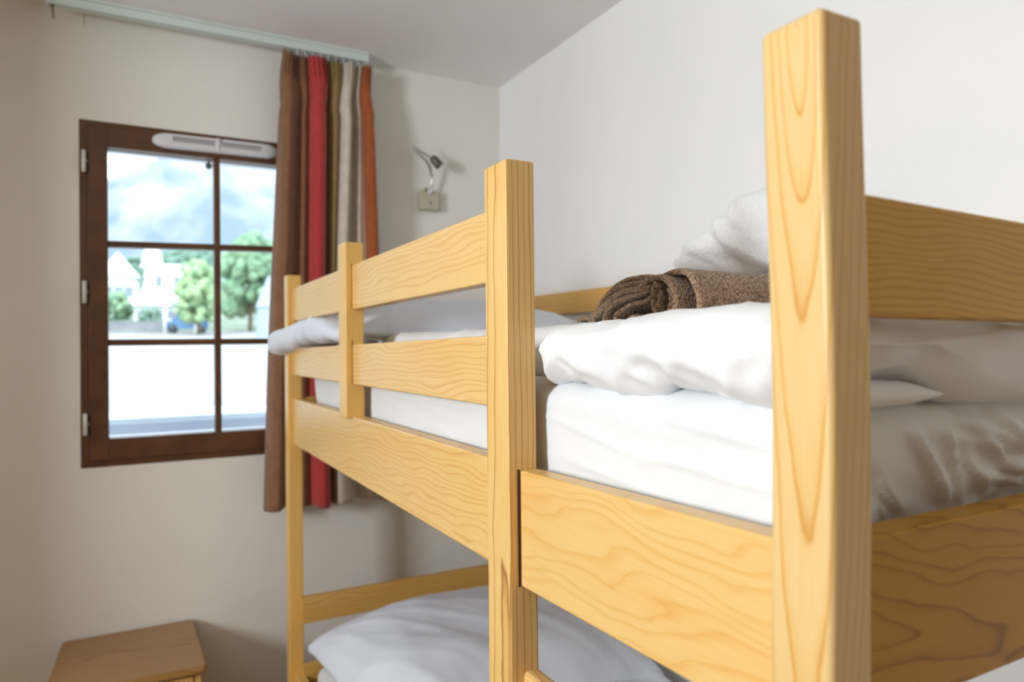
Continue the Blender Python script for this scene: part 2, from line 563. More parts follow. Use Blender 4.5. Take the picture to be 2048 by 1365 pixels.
# ------------------------------------------------------------------ curtain
# columns: x top, x mid, x bottom, y(relative), stripe start?
K = [
 (.453, .409, .380, .010), (.462, .424, .396, -.030), (.478, .447, .420, -.045), (.494, .466, .440, -.018), (.505, .480, .462, -.002),
 (.514, .495, .482, -.004), (.524, .510, .505, -.022), (.537, .527, .534, -.006),                                  # brown ends
 (.550, .543, .552, -.044), (.572, .562, .572, -.054), (.590, .580, .592, -.030), (.599, .5905, .604, .010),     # red ends
 (.600, .5935, .606, .026), (.612, .600, .608, -.010), (.630, .610, .610, -.028), (.6483, .6205, .613, -.012),    # olive ends
 (.660, .630, .630, -.040), (.678, .648, .655, -.046), (.690, .664, .680, -.004), (.700, .682, .700, .014),
 (.708, .702, .730, -.020), (.716, .731, .772, -.012),                                                           # cream ends
 (.728, .745, .785, -.046), (.745, .768, .806, -.042), (.757, .790, .826, .014),
]
cuts = [0, 7, 11, 15, 21, 24]
YC = 2.445
zt_c, zb_c = ZC - .056, -.535
def curt(u, z):
    h = (zt_c - z) / (zt_c - zb_c)
    if h < .5: a = (1 - h * 2, h * 2, 0)
    else: a = (0, 2 - h * 2, h * 2 - 1)
    q = catK[u]
    x = sum(q[i] * a[i] for i in range(3))
    amp = .55 + .45 * smoothstep(0, .18, h) if h < .2 else 1 + .15 * (h - .2)
    y = YC + q[3] * amp
    if h < .06:   # gathered heading tape
        y += .007 * math.sin(u * .9) * (1 - h / .06) ** .5
    y += .004 * nz((x * 9, z * 2.2, 0)); x += .003 * nz((x * 7, z * 1.7, 5))
    if h < .12: x += .004 * math.sin(h * 40 + x * 20)
    return x, y
NS = 12
catK = catmull(K, NS * (len(K) - 1))
cur = empty('curtain', (.6, YC, zb_c), 'long striped curtain in brown, red, olive, cream and rust hanging right of the window', 'curtain')
names = [('brown_stripe', 'c_brown', 'chocolate brown cloth stripe'), ('red_stripe', 'c_red', 'deep red cloth stripe'), ('olive_stripe', 'c_olive', 'olive green cloth stripe'),
         ('cream_stripe', 'c_cream', 'cream cloth stripe'), ('rust_stripe', 'c_orange', 'rust orange cloth stripe')]
NZ = 90
for s in range(5):
    bm = bmesh.new()
    grid = []
    i0, i1 = cuts[s] * NS, cuts[s + 1] * NS
    for j in range(NZ + 1):
        z = zt_c + (zb_c - zt_c) * (j / NZ) ** 1.25
        row = []
        for i in range(i0, i1 + 1):
            x, y = curt(i, z)
            zz = z
            if j == 0: zz += .004 * math.sin(i * 1.3) + .012 * (1 if s == 0 and i < 12 else 0)
            if j == NZ: zz += .006 * math.sin(x * 30)
            row.append(bm.verts.new((x, y, zz)))
        grid.append(row)
    for a, b in zip(grid, grid[1:]):
        for k in range(len(a) - 1):
            bm.faces.new((a[k], a[k + 1], b[k + 1], b[k]))
    o = link(names[s][0], bm, M[names[s][1]], cur)
    o['label'] = names[s][2]
    md = o.modifiers.new('thick', 'SOLIDIFY'); md.thickness = .0025; md.offset = 0
# gliders and hooks between track and curtain
for k in range(11):
    x = .475 + k * .0265
    bm = bmesh.new()
    tube(bm, [(x, YT, ZC - .028), (x + .001, YT, ZC - .040), (x, YT - .003, ZC - .058)], .0028, 8)
    link('glider', bm, M['vent'], tk)

# ------------------------------------------------------------------ wall lamp
lp = empty('wall_reading_lamp', (1.01, W, .525), 'small gooseneck reading lamp with bronze head on a cream wall box, right of the curtain', 'lamp')
bx = boxo('mounting_box', M['plug'], lp, .963, 1.040, W - .032, W, .522, .598, .005, 3)
boxo('side_plate', M['plug'], lp, .967, 1.054, W - .012, W, .526, .594, .003, 2)
bm = bmesh.new(); tube(bm, [(1.003, W - .0315, .548), (1.003, W - .0345, .548)], .004, 12); link('screw', bm, M['dark_metal'], lp)
bm = bmesh.new()
tube(bm, [(1.003, W - .028, .585), (1.003, W - .034, .600), (1.0035, W - .034, .606)], [.012, .009, .005], 14)
link('socket_collar', bm, M['vent'], lp)
path = catmull([(1.0035, W - .034, .600), (1.006, W - .036, .622), (1.004, W - .045, .655), (.985, W - .062, .686), (.955, W - .085, .704),
                (.918, W - .100, .724), (.912, W - .100, .733), (.930, W - .085, .735), (.955, W - .075, .727), (.985, W - .070, .716), (1.000, W - .070, .711)], 70)
bm = bmesh.new(); tube(bm, path, .0054, 10)
gn = link('gooseneck', bm, M['metal'], lp)
bm = bmesh.new()
dr = Vector((.042, -.002, -.040)).normalized(); p0 = Vector((.995, W - .070, .714))
tube(bm, [p0 - dr * .002, p0 + dr * .002, p0 + dr * .010, p0 + dr * .012, p0 + dr * .040, p0 + dr * .046, p0 + dr * .046, p0 + dr * .040],
     [.005, .013, .0145, .0165, .0170, .0170, .0145, .014], 22)
hd = link('lamp_head', bm, M['dark_metal'], lp)
hd['label'] = 'bronze cylindrical lamp head'
bm = bmesh.new()
q0 = (.985, W - .033, .596)
tube(bm, [(.985, W - .030, .594), (.984, W - .040, .602)], .004, 10)
link('switch', bm, M['dark_metal'], lp)

# ------------------------------------------------------------------ nightstand
NT = -.880
wn_ = wood('nightstand_wood', 'X', oa=.02, ob=.09, tilt=.03, freq=90, light=(.36, .20, .07), mid=(.33, .175, .055), dark=(.24, .11, .03), rough=.3, seed=3)
wn2 = wood('nightstand_front_wood', 'Z', oa=.02, ob=.09, tilt=.03, freq=90, light=(.66, .40, .14), mid=(.60, .34, .11), dark=(.40, .20, .06), rough=.35, seed=5)
ns = empty('nightstand', (-.005, 2.34, FL), 'low orange-brown wooden nightstand with rounded top below the window', 'nightstand')
bm = bmesh.new()
hexa(bm, [(-.207, 2.145, NT - .022), (.178, 2.135, NT - .022), (-.190, 2.525, NT - .022), (.170, 2.525, NT - .022),
          (-.207, 2.145, NT), (.178, 2.135, NT), (-.190, 2.525, NT), (.170, 2.525, NT)])
es = [e for e in bm.edges if abs(e.verts[0].co.x - e.verts[1].co.x) < 1e-6 and abs(e.verts[0].co.y - e.verts[1].co.y) < 1e-6]
bmesh.ops.bevel(bm, geom=es, offset=.014, segments=5, profile=.5, affect='EDGES')
bmesh.ops.bevel(bm, geom=[e for e in bm.edges if abs(e.verts[0].co.z - e.verts[1].co.z) < 1e-6], offset=.003, segments=2, affect='EDGES')
link('top', bm, wn_, ns, wn=True)
boxo('side_panel', wn2, ns, -.195, -.177, 2.16, 2.50, FL, NT - .022, .002, 2)
boxo('side_panel', wn2, ns, .147, .165, 2.16, 2.50, FL, NT - .022, .002, 2)
boxo('back_panel', wn2, ns, -.177, .147, 2.485, 2.50, FL + .05, NT - .022)
dfr = boxo('drawer_front', wn2, ns, -.175, .145, 2.156, 2.172, NT - .155, NT - .030, .002, 2)
bm = bmesh.new(); bmesh.ops.create_uvsphere(bm, u_segments=16, v_segments=10, radius=.014); bmesh.ops.translate(bm, verts=bm.verts, vec=(-.015, 2.145, NT - .092)); link('knob', bm, wn2, dfr)
boxo('shelf', wn2, ns, -.177, .147, 2.17, 2.485, FL + .10, FL + .118)

# ------------------------------------------------------------------ bunk bed
x0, tx, rx, rth = .415, .0417, .0151, .0275
y0, y1 = .32, .3737
ym0, ym1 = .7808, .8437
ysa, ysb = 1.5421, 1.6016
yf0, yf1 = 2.2033, 2.2535
zt, ztm, ztf, zs = .2309, .2375, .2233, .2351
LT, MD, DK = (.74, .50, .195), (.70, .43, .15), (.54, .265, .06)
bed = empty('bunk_bed', ((x0 + 1.29) / 2, 1.29, FL), 'varnished pale wooden bunk bed with slatted guard rails along the right wall', 'bunk bed')
def post(name, xa, xb, ya, yb, ztop, m_, bev=.004, bow=0, zb=FL):
    bm = bmesh.new()
    box(bm, xa, xb, ya, yb, zb, ztop, bev, 4)
    if bow:
        es = [e for e in bm.edges if abs(e.verts[0].co.z - e.verts[1].co.z) > .5]
        bmesh.ops.subdivide_edges(bm, edges=es, cuts=40)
        for v in bm.verts:
            v.co.x += bow * math.exp(-((v.co.z + .04) / .17) ** 2)
    return link(name, bm, m_, bed, wn=True)
W_near = wood('post_wood_near', 'Z', oa=-.006, ob=.084, tilt=-.07, freq=130, light=(.70, .50, .22), mid=(.68, .445, .17), dark=(.58, .28, .06), warp=.005, pos=.88, line=.95, seed=2.3, wfreq=1.1, swap=True)
W_mid = wood('post_wood_middle', 'Z', oa=.055, ob=.012, tilt=.020, freq=125, light=LT, mid=MD, dark=(.30, .13, .03), warp=.006, pos=.93, line=.85, seed=8.1, streak=.6)
W_far = wood('post_wood_far', 'Z', oa=.04, ob=.03, tilt=.02, freq=170, light=(.74, .47, .14), mid=(.70, .42, .11), dark=(.6, .3, .08), warp=.006, seed=1.1)
post('post', x0, x0 + tx + .004, y0, y1, zt + .001, W_near, .0055, .006)
post('post', x0, x0 + tx, ym0, ym1, ztm, W_mid, .0035)
post('post', x0, x0 + tx, yf0, yf1, ztf, W_far, .003)
XB = 1.275
post('post', XB - .005, XB + .0367, y0, y1, zt, W_far, .003)
post('post', XB - .005, XB + .0367, yf0, yf1, zt - .06, W_far, .003)
post('guard_stile', x0, x0 + tx, ysa, ysb, zs, W_far, .003, zb=-.1567)

def railY(name, xa, xb, ya, yb, za0, za1, zb0, zb1, m_, bev=.003):
    """board along Y; z0/z1 at ya and at yb"""
    bm = bmesh.new()
    hexa(bm, [(xa, ya, za0), (xb, ya, za0), (xa, yb, zb0), (xb, yb, zb0), (xa, ya, za1), (xb, ya, za1), (xa, yb, zb1), (xb, yb, zb1)], bev, 3)
    return link(name, bm, m_, bed, wn=True)
def railX(name, xa, xb, ya, yb, za0, za1, zb0, zb1, m_, bev=.003):
    bm = bmesh.new()
    hexa(bm, [(xa, ya, za0), (xb, ya, zb0), (xa, yb, za0), (xb, yb, zb0), (xa, ya, za1), (xb, ya, zb1), (xa, yb, za1), (xb, yb, zb1)], bev, 3)
    return link(name, bm, m_, bed, wn=True)
xr0, xr1 = x0 + rx, x0 + rx + rth
W_g1 = wood('guard_wood_upper', 'Y', oa=.01, ob=.055, tilt=.035, freq=120, light=LT, mid=MD, dark=DK, warp=.016, pos=.90, line=.42, seed=4.2, wfreq=1.1)
W_g2 = wood('guard_wood_lower', 'Y', oa=.012, ob=-.05, tilt=.040, freq=120, light=LT, mid=MD, dark=DK, warp=.016, pos=.90, line=.5, seed=9.7, wfreq=1.1)
W_s1 = wood('side_rail_wood_far', 'Y', oa=-.01, ob=.07, tilt=.035, freq=95, light=LT, mid=MD, dark=DK, warp=.022, pos=.88, line=.4, seed=12.4, wfreq=1.2)
W_s2 = wood('side_rail_wood_near', 'Y', oa=-.01, ob=.12, tilt=.05, freq=55, light=(.74, .50, .195), mid=(.71, .45, .155), dark=(.66, .36, .085), warp=.03, pos=.8, line=.35, seed=15.9, streak=.55)
railY('guard_rail', xr0, xr1, ym1 - .01, yf1 - .02, .0871, .1865, .0825, .1817, W_g1)
railY('guard_rail', xr0, xr1, ym1 - .01, yf1 - .02, -.0819, .0152, -.082, -.0013, W_g2)
railY('side_rail', xr0, xr1, ym1 - .01, yf1 - .02, -.2967, -.1525, -.292, -.1536, W_s1)
railY('side_rail', xr0, xr1, y1 - .02, ym0 - .0015, -.2952, -.1483, -.3040, -.1572, W_s2)
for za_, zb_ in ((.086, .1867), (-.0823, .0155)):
    boxo('joint_shade_strip', M['slot_dark'], bed, xr0 - .0014, xr0 + .0002, ysa - .0007, ysa + .0004, za_, zb_)  # thin dark strips painting the shadow line where rails meet stile and post
boxo('joint_shade_strip', M['slot_dark'], bed, xr0 - .0028, xr0 + .0002, ym0 - .0009, ym0 + .0004, -.3043, -.1565)
# foot end
W_f1 = wood('foot_board_wood_upper', 'X', oa=.02, ob=.18, tilt=.015, freq=170, coat=0, light=(.62, .365, .07), mid=(.56, .31, .05), dark=(.30, .14, .016), warp=.010, pos=.90, line=.8, seed=21.2)
W_f2 = wood('foot_board_wood_lower', 'X', oa=.02, ob=.09, tilt=.20, freq=70, coat=0, light=(.48, .26, .035), mid=(.44, .225, .026), dark=(.22, .095, .008), warp=.03, pos=.88, line=.7, seed=30.6)
fy = .3296
railX('end_board', x0 + tx - .01, XB + .01, fy, fy + .024, .0195, .1100, .012, .092, W_f1)
railX('end_board', x0 + tx - .01, XB + .01, fy, fy + .028, -.2773, -.1431, -.2773, -.1431, W_f2)
# head end
W_h = wood('head_board_wood', 'X', oa=.02, ob=.09, tilt=.03, freq=100, light=(.62, .37, .10), mid=(.58, .33, .08), dark=(.42, .21, .05), warp=.015, seed=41)
railX('end_board', x0 + tx - .01, XB + .01, 2.215, 2.24, -.292, -.152, -.292, -.152, W_h)
railX('end_board', x0 + tx - .01, XB + .01, 2.178, 2.203, -.8350, -.7560, -.8350, -.7560, W_h)
railX('end_board', x0 + tx - .01, XB + .01, 2.178, 2.203, -1.10, -.96, -1.10, -.96, W_h)
railX('end_board', x0 + tx - .01, XB + .01, fy, fy + .024, -.8350, -.7560, -.8350, -.7560, W_h)
railX('end_board', x0 + tx - .01, XB + .01, fy, fy + .024, -1.10, -.96, -1.10, -.96, W_h)
# wall side
W_b = wood('rear_board_wood', 'Y', oa=.02, ob=.1, tilt=.03, freq=90, light=(.72, .44, .14), mid=(.66, .38, .11), dark=(.5, .25, .07), warp=.015, seed=44)
railY('rear_guard', XB + .005, XB + .030, y1 - .02, yf0 + .02, .100, .172, .107, .181, W_b)
railY('rear_rail', XB + .005, XB + .030, y1 - .02, yf0 + .02, -.295, -.155, -.295, -.155, W_b)
railY('rear_rail', XB + .005, XB + .030, y1 - .02, yf0 + .02, -1.13, -.99, -1.13, -.99, W_b)
railY('side_rail', xr0, xr1, y1 - .02, yf0 + .02, -1.13, -.99, -1.13, -.99, W_b)
# ladder rungs between the near and the middle post
W_r = wood('rung_wood', 'Y', oa=.01, ob=.03, tilt=.02, freq=150, light=LT, mid=MD, dark=DK, seed=50)
for zr in (-.4128, -.66, -.91):
    railY('rung', xr0 + .004, xr0 + .0275, y1 - .01, ym0 + .005, zr - .036, zr, zr - .036, zr, W_r, .006)
# mattress slats
for base in (-.272, -1.105):
    for k in range(11):
        ya = .42 + k * .168
        boxo('bed_slat', W_b, bed, xr1, XB + .005, ya, ya + .07, base, base + .014, .002, 1)

# ------------------------------------------------------------------ bedding, upper bunk
def mat_disp(co, nrm):
    d = .0022 * nz((co.x * 6, co.y * 4, co.z * 14)) + .0010 * nz((co.x * 20, co.y * 14, co.z * 40))
    if nrm.x < -.3:     # long side: shallow drag lines
        q = co.y * 1.0 + co.z * 2.8
        d += .0022 * max(0, ridge((q * 5, (co.z - co.y * .22) * 22, 1.7)) - .55)
        d += crease(co, (co.x, .80, -.088), (co.x, .58, -.122), .003, .0030)
        d += crease(co, (co.x, .60, -.115), (co.x, .40, -.125), .003, .0028)
        d += crease(co, (co.x, .56, -.075), (co.x, .42, -.088), .004, .0040)
        d += crease(co, (co.x, .75, -.140), (co.x, .50, -.160), .003, .0020)
    if nrm.y < -.3:     # foot side: tucked sheet, folds fanning out of the lower right corner
        for (xa, za, xb, zb, w_, h_) in ((.600, -.075, .670, -.150, .006, .006), (.560, -.118, .600, -.150, .004, .004), (.555, -.135, .575, -.152, .004, .004),
                                         (.640, -.062, .790, -.105, .005, .005), (.700, -.085, .780, -.135, .005, .006), (.690, -.110, .735, -.150, .004, .005),
                                         (.730, -.070, .830, -.120, .006, .007), (.655, -.080, .690, -.150, .004, .004), (.760, -.120, .840, -.100, .005, .006),
                                         (.770, -.090, .760, -.140, .004, .006), (.80, -.08, .86, -.14, .006, .008), (.71, -.125, .80, -.145, .004, .005)):
            d += crease(co, (xa, co.y, za), (xb, co.y, zb), w_, h_ * 1.7)
        ang = math.atan2(co.z + .115, .875 - co.x); rr_ = math.hypot(co.z + .115, .875 - co.x)
        d += .007 * max(0, ridge((ang * 5.5, rr_ * 3, 2.2)) - .45) * smoothstep(.42, .18, rr_)
        d += .005 * max(0, ridge((co.x * 16 + co.z * 22, co.z * 5, 6.1)) - .5) * smoothstep(-.07, -.12, co.z)
        d += crease(co, (.50, co.y, -.058), (.86, co.y, -.062), .004, .003)
        d += .004 * nz((co.x * 12, co.y * 6, co.z * 9))
    return d
bm = rbox((.474, .377, -.258), (1.272, 2.150, -.046), (.045, .045, .035), (.0065, .013, .0045), my=lambda t: t * .2 + .8 * t * t)
for v in bm.verts:
    # the fitted sheet draws the foot end in towards the rail, and rounds the far corner
    if v.co.y < .45 and v.co.z < -.05: v.co.y += .018 * smoothstep(-.07, -.20, v.co.z) * (1 - smoothstep(.39, .45, v.co.y))
    if v.co.y > 1.9: v.co.y -= .13 * smoothstep(-.12, -.25, v.co.z) * smoothstep(1.9, 2.1, v.co.y)
displace(bm, mat_disp)
mt = link('mattress', bm, M['sheet'])
tag(mt, 'upper bunk mattress in a tight white fitted sheet', 'mattress')

def duvet_warp(v):
    co = v.co
    t = smoothstep(.775, .845, co.y)
    if co.x < .9:
        co.x += .075 * t * (1 - (co.x - .455) / .45)
    # uneven lower edge
    if co.z < .0 and co.y < .90:
        k = (0.0 - co.z) / .05 * smoothstep(.90, .80, co.y)
        co.z += k * (.006 * math.sin(co.y * 26 + .8) - .002 + .010 * math.exp(-((co.y - .555) / .018) ** 2))
    if co.y < .42 and co.z < .0:
        co.z += .026 * smoothstep(.67, .56, co.x) * min(1, -co.z / .03) * smoothstep(.42, .37, co.y)
    kz_ = smoothstep(-.01, .03, co.z)
    co.z += kz_ * (.004 * nz((co.y * 5, co.x * 3, 2)) + .004 * smoothstep(.62, .42, co.y) - .003)
def duvet_disp(co, nrm):
    d = .010 * nz((co.x * 4, co.y * 5, co.z * 6))
    d += .004 * max(0, ridge((co.x * 9 + co.z * 4, co.y * 12 - co.z * 22, 3.3)) - .5)
    if nrm.y < -.3: d += .008 * max(0, ridge((co.x * 7 + co.z * 18, co.z * 9, 9.1)) - .5)
    q = Vector((co.x * 5, (co.y - co.z * .9) * 9, (co.z + co.y * .55) * 26))
    d += .0075 * max(-.2, ridge(q) - .45) * (.5 + .5 * smoothstep(.02, -.03, co.z))
    d += .0016 * nz((co.x * 30, co.y * 24, co.z * 30))
    if nrm.x < -.2:
        for (ya, za, yb, zb, w_, h_) in ((.60, -.030, .545, -.048, .006, .006), (.52, -.008, .44, -.036, .008, .005), (.70, .010, .56, .022, .007, .003),
                                         (.74, -.010, .66, -.036, .008, .004), (.64, .000, .50, -.018, .009, .004), (.46, -.02, .40, .000, .008, .004)):
            d += crease(co, (co.x, ya, za), (co.x, yb, zb), w_, h_)
    return d
bm = rbox((.459, .345, -.050), (1.255, 1.83, .034), (.040, .045, .040), (.012, .010, .0045), my=lambda t: t * .55 + .45 * t * t)
for v in bm.verts: duvet_warp(v)
displace(bm, duvet_disp)
dv = link('duvet', bm, M['sheet_warm'])
tag(dv, 'puffy white folded duvet with a rolled edge across the upper bunk mattress', 'duvet')
# tucked lower flap seen under the duvet at the foot end
bm = rbox((.478, .354, -.056), (.650, .50, -.031), (.030, .020, .012), (.005, .005, .003))
for v in bm.verts:
    k = smoothstep(.53, .665, v.co.x)
    v.co.z = v.co.z * (1 - k * .75) - .048 * k * .75
    v.co.y += .012 * k
displace(bm, lambda co, n_: .003 * nz((co.x * 25, co.y * 20, co.z * 30)))
link('turned_flap', bm, M['sheet_warm'], dv)

# upper pillow at the head end
bm = pillow(.79, 1.86, .035, .33, .27, .095, 70, rot=-.05, flat=.4)
displace(bm, lambda co, n_: .012 * nz((co.x * 6, co.y * 6, co.z * 5)) + .005 * max(0, ridge((co.x * 9, co.y * 5, 3)) - .5))
up_ = link('pillow', bm, M['pillow'])
tag(up_, 'soft white pillow at the window end of the upper bunk', 'pillow')

# sheet corner spilling out between the guard rails at the far post
bm = bmesh.new()
P1 = [(2.245, .020, .016, -.020), (2.225, .050, .034, -.022), (2.19, .060, .040, -.010), (2.14, .080, .050, -.002), (2.08, .087, .052, .004), (2.00, .090, .045, .014), (1.90, .085, .04, .014), (1.75, .062, .035, .012), (1.66, .05, .02, .014)]
sec = catmull([(p[0], p[1], p[2], p[3]) for p in P1], 70)
rings = []
for k, (y, ztp, wd_, zbt) in enumerate(sec):
    ring = []
    out = .040 * smoothstep(2.13, 2.215, y) + .013
    for i in range(40):
        a = 2 * math.pi * i / 40
        cz = (ztp + zbt) / 2; hz_ = (ztp - zbt) / 2
        ca, sa = math.cos(a), math.sin(a)
        px = .455 + .030 - out + (.052 + out * .5) * math.copysign(abs(ca) ** .7, ca) * (.6 + .4 * min(1, wd_ / .05))
        if y > 2.20: px = min(px, .45)
        pz = cz + hz_ * math.copysign(abs(sa) ** .8, sa)
        ring.append(bm.verts.new((px, y, pz)))
    rings.append(ring)
for a, b in zip(rings, rings[1:]):
    for i in range(40):
        bm.faces.new((a[i], a[(i + 1) % 40], b[(i + 1) % 40], b[i]))
bm.faces.new(rings[0]); bm.faces.new(rings[-1][::-1])
bmesh.ops.recalc_face_normals(bm, faces=bm.faces[:])
displace(bm, lambda co, n_: .006 * nz((co.x * 14, co.y * 9, co.z * 10)) + .006 * (ridge((co.x * 8, co.y * 17 + co.z * 14, co.z * 4)) - .5))
o = link('sheet_bundle', bm, M['pillow'])
tag(o, 'crumpled white sheet end bulging between the guard rails beside the far post', 'sheet')

# ------------------------------------------------------------------ brown fleece blanket
def strip(bm, path, xa, xb, th, nx=46, wob=.004, seed=0, fade=0):
    """a folded cloth layer: path in (y, z), extruded along x with rounded free edge"""
    pts = catmull(path, 7 * len(path))
    n = len(pts)
    xs = [xa, xa + .0004, xa + .0025, xa + .006] + [xa + .006 + (xb - xa - .006) * (k / nx) for k in range(1, nx + 1)]
    tf = [.15, .55, .9, 1.0] + [1.0] * nx
    rows = []
    for x, f_ in zip(xs, tf):
        out, inn = [], []
        for i, p in enumerate(pts):
            a, b = pts[max(0, i - 1)], pts[min(n - 1, i + 1)]
            t = Vector((b[0] - a[0], b[1] - a[1])).normalized()
            nn = Vector((-t.y, t.x))
            e = min(1, i / 3, (n - 1 - i) / 3) ** .5 if 0 < i < n - 1 else .1
            h = th / 2 * f_ * e
            jx = wob * nz((i * .11, seed * 3.1, 0)) * (1 if x < xa + .01 else .3)
            dz = .004 * nz((x * 12, p[0] * 10, seed)) + .003 * nz((x * 30, p[0] * 25, seed))
            dy = .003 * nz((x * 14, p[1] * 30, seed + 9))
            out.append(bm.verts.new((x + jx, p[0] + dy + nn.x * h, p[1] + dz + nn.y * h)))
            inn.append(bm.verts.new((x + jx, p[0] + dy - nn.x * h, p[1] + dz - nn.y * h)))
        rows.append(out + inn[::-1])
    for a, b in zip(rows, rows[1:]):
        m_ = len(a)
        for i in range(m_):
            bm.faces.new((a[i], a[(i + 1) % m_], b[(i + 1) % m_], b[i]))
    for r_ in (rows[0], rows[-1]):
        for i in range(n - 1):
            bm.faces.new((r_[i], r_[i + 1], r_[2 * n - 2 - i], r_[2 * n - 1 - i]))
bm = bmesh.new()
def ell(cy, cz, ry, rz, a0, a1, k=8):
    return [(cy + ry * math.cos(R(a0 + (a1 - a0) * i / k)), cz + rz * math.sin(R(a0 + (a1 - a0) * i / k))) for i in range(k + 1)]
XA = .715
# inner roll (Y grows to the left in view)
strip(bm, ell(.842, .0665, .0150, .0215, 120, 420, 12), XA + .006, 1.20, .009, seed=1)
# second wrap around the roll, then running over the hump to the left end
strip(bm, ell(.838, .068, .0260, .0310, 60, -215, 12) + [(.842, .1005), (.858, .1020), (.885, .0985), (.905, .0930), (.94, .088), (.975, .076), (1.005, .060), (1.03, .046)], XA, 1.20, .010, seed=2)
# outermost wrap, near side of the body
strip(bm, [(.86, .032), (.83, .028), (.80, .032), (.787, .050), (.785, .075), (.796, .097), (.815, .109), (.845, .1115), (.870, .107), (.893, .106), (.925, .1105), (.960, .108), (.995, .096), (1.025, .078), (1.050, .058), (1.066, .044), (1.062, .035)], XA + .020, 1.20, .010, seed=3)
# inner layers of the folded part
strip(bm, [(.880, .102), (.915, .102), (.955, .0985), (.990, .087), (1.018, .070), (1.040, .053), (1.05, .042)], XA + .008, 1.18, .009, seed=4)
strip(bm, [(.875, .090), (.905, .082), (.935, .079), (.962, .073), (.985, .060), (.998, .045), (.99, .036), (.96, .034), (.90, .034)], XA + .004, 1.18, .009, seed=5)
strip(bm, [(1.085, .034), (1.075, .046), (1.055, .050), (1.035, .044), (1.020, .034)], XA + .002, 1.10, .009, seed=6)
strip(bm, [(1.035, .034), (1.022, .050), (1.010, .055), (1.000, .046), (.996, .036)], XA + .010, 1.10, .008, seed=7)
strip(bm, [(.960, .034), (.945, .044), (.925, .047), (.905, .040), (.880, .034)], XA + .016, 1.10, .008, seed=8)
strip(bm, [(.868, .094), (.90, .090), (.94, .0905), (.975, .083), (1.003, .069), (1.022, .053), (1.03, .040)], XA + .001, 1.18, .008, seed=9)
strip(bm, [(.872, .078), (.895, .070), (.925, .067), (.955, .058), (.975, .046), (.965, .036)], XA + .010, 1.18, .008, seed=10)
bmesh.ops.recalc_face_normals(bm, faces=bm.faces[:])
bl = link('blanket', bm, M['fleece'])
tag(bl, 'rolled and folded brown fleece blanket lying on the upper duvet', 'blanket')

# ------------------------------------------------------------------ white terry bundle behind the blanket
def puff(outline, cy, cz, X, T, nr=26, na=120):
    bm = bmesh.new()
    pts = catmull(outline + [outline[0]], na)[:-1]
    fr_, bk_ = [], []
    c = bm.verts.new((X - T, cy, cz)); c2 = bm.verts.new((X + T * .8, cy, cz))
    for k in range(1, nr + 1):
        rho = math.sin(math.pi / 2 * k / nr)
        h = T * max(0, 1 - rho ** 3) ** .5
        a, b = [], []
        for (y, z) in pts:
            yy, zz = cy + (y - cy) * rho, cz + (z - cz) * rho
            v = bm.verts.new((X - h, yy, zz)); a.append(v)
            b.append(v if k == nr else bm.verts.new((X + h * .8, yy, zz)))
        fr_.append(a); bk_.append(b)
    n_ = len(pts)
    for i in range(n_):
        bm.faces.new((c, fr_[0][i], fr_[0][(i + 1) % n_])); bm.faces.new((c2, bk_[0][(i + 1) % n_], bk_[0][i]))
    for k in range(nr - 1):
        for i in range(n_):
            j = (i + 1) % n_
            bm.faces.new((fr_[k][i], fr_[k + 1][i], fr_[k + 1][j], fr_[k][j]))
            bm.faces.new((bk_[k][i], bk_[k][j], bk_[k + 1][j], bk_[k + 1][i]))
    bmesh.ops.recalc_face_normals(bm, faces=bm.faces[:])
    return bm
out = [(1.140, .168), (1.100, .190), (1.040, .214), (.985, .235), (.955, .262), (.925, .276), (.885, .283), (.840, .272), (.79, .235), (.755, .18), (.765, .125), (.84, .112), (.915, .112), (1.00, .118), (1.075, .135), (1.125, .150)]
bm = puff(out, .93, .185, 1.03, .085)
def tdisp(co, n_):
    d = .010 * nz((co.x * 5, co.y * 7, co.z * 7), 1)
    q = co.y * .55 + co.z
    d += .010 * (max(0, ridge((co.x * 3, (co.y + co.z * .8) * 7, (co.z - co.y * .5) * 15)) - .35))
    if n_.x < 0:
        for (ya, za, yb, zb, w_, h_) in ((1.06, .203, .93, .165, .012, .012), (1.00, .230, .90, .215, .012, .010), (.95, .215, .90, .160, .014, .014), (.93, .255, .88, .20, .012, .010), (.97, .14, .89, .118, .012, .012)):
            d += crease(co, (co.x, ya, za), (co.x, yb, zb), w_, h_)
    d += .0012 * nz(co, 160)
    return d
displace(bm, tdisp)
o = link('towel', bm, M['terry'])
tag(o, 'crumpled white terry towel heaped against the wall behind the brown blanket', 'towel')

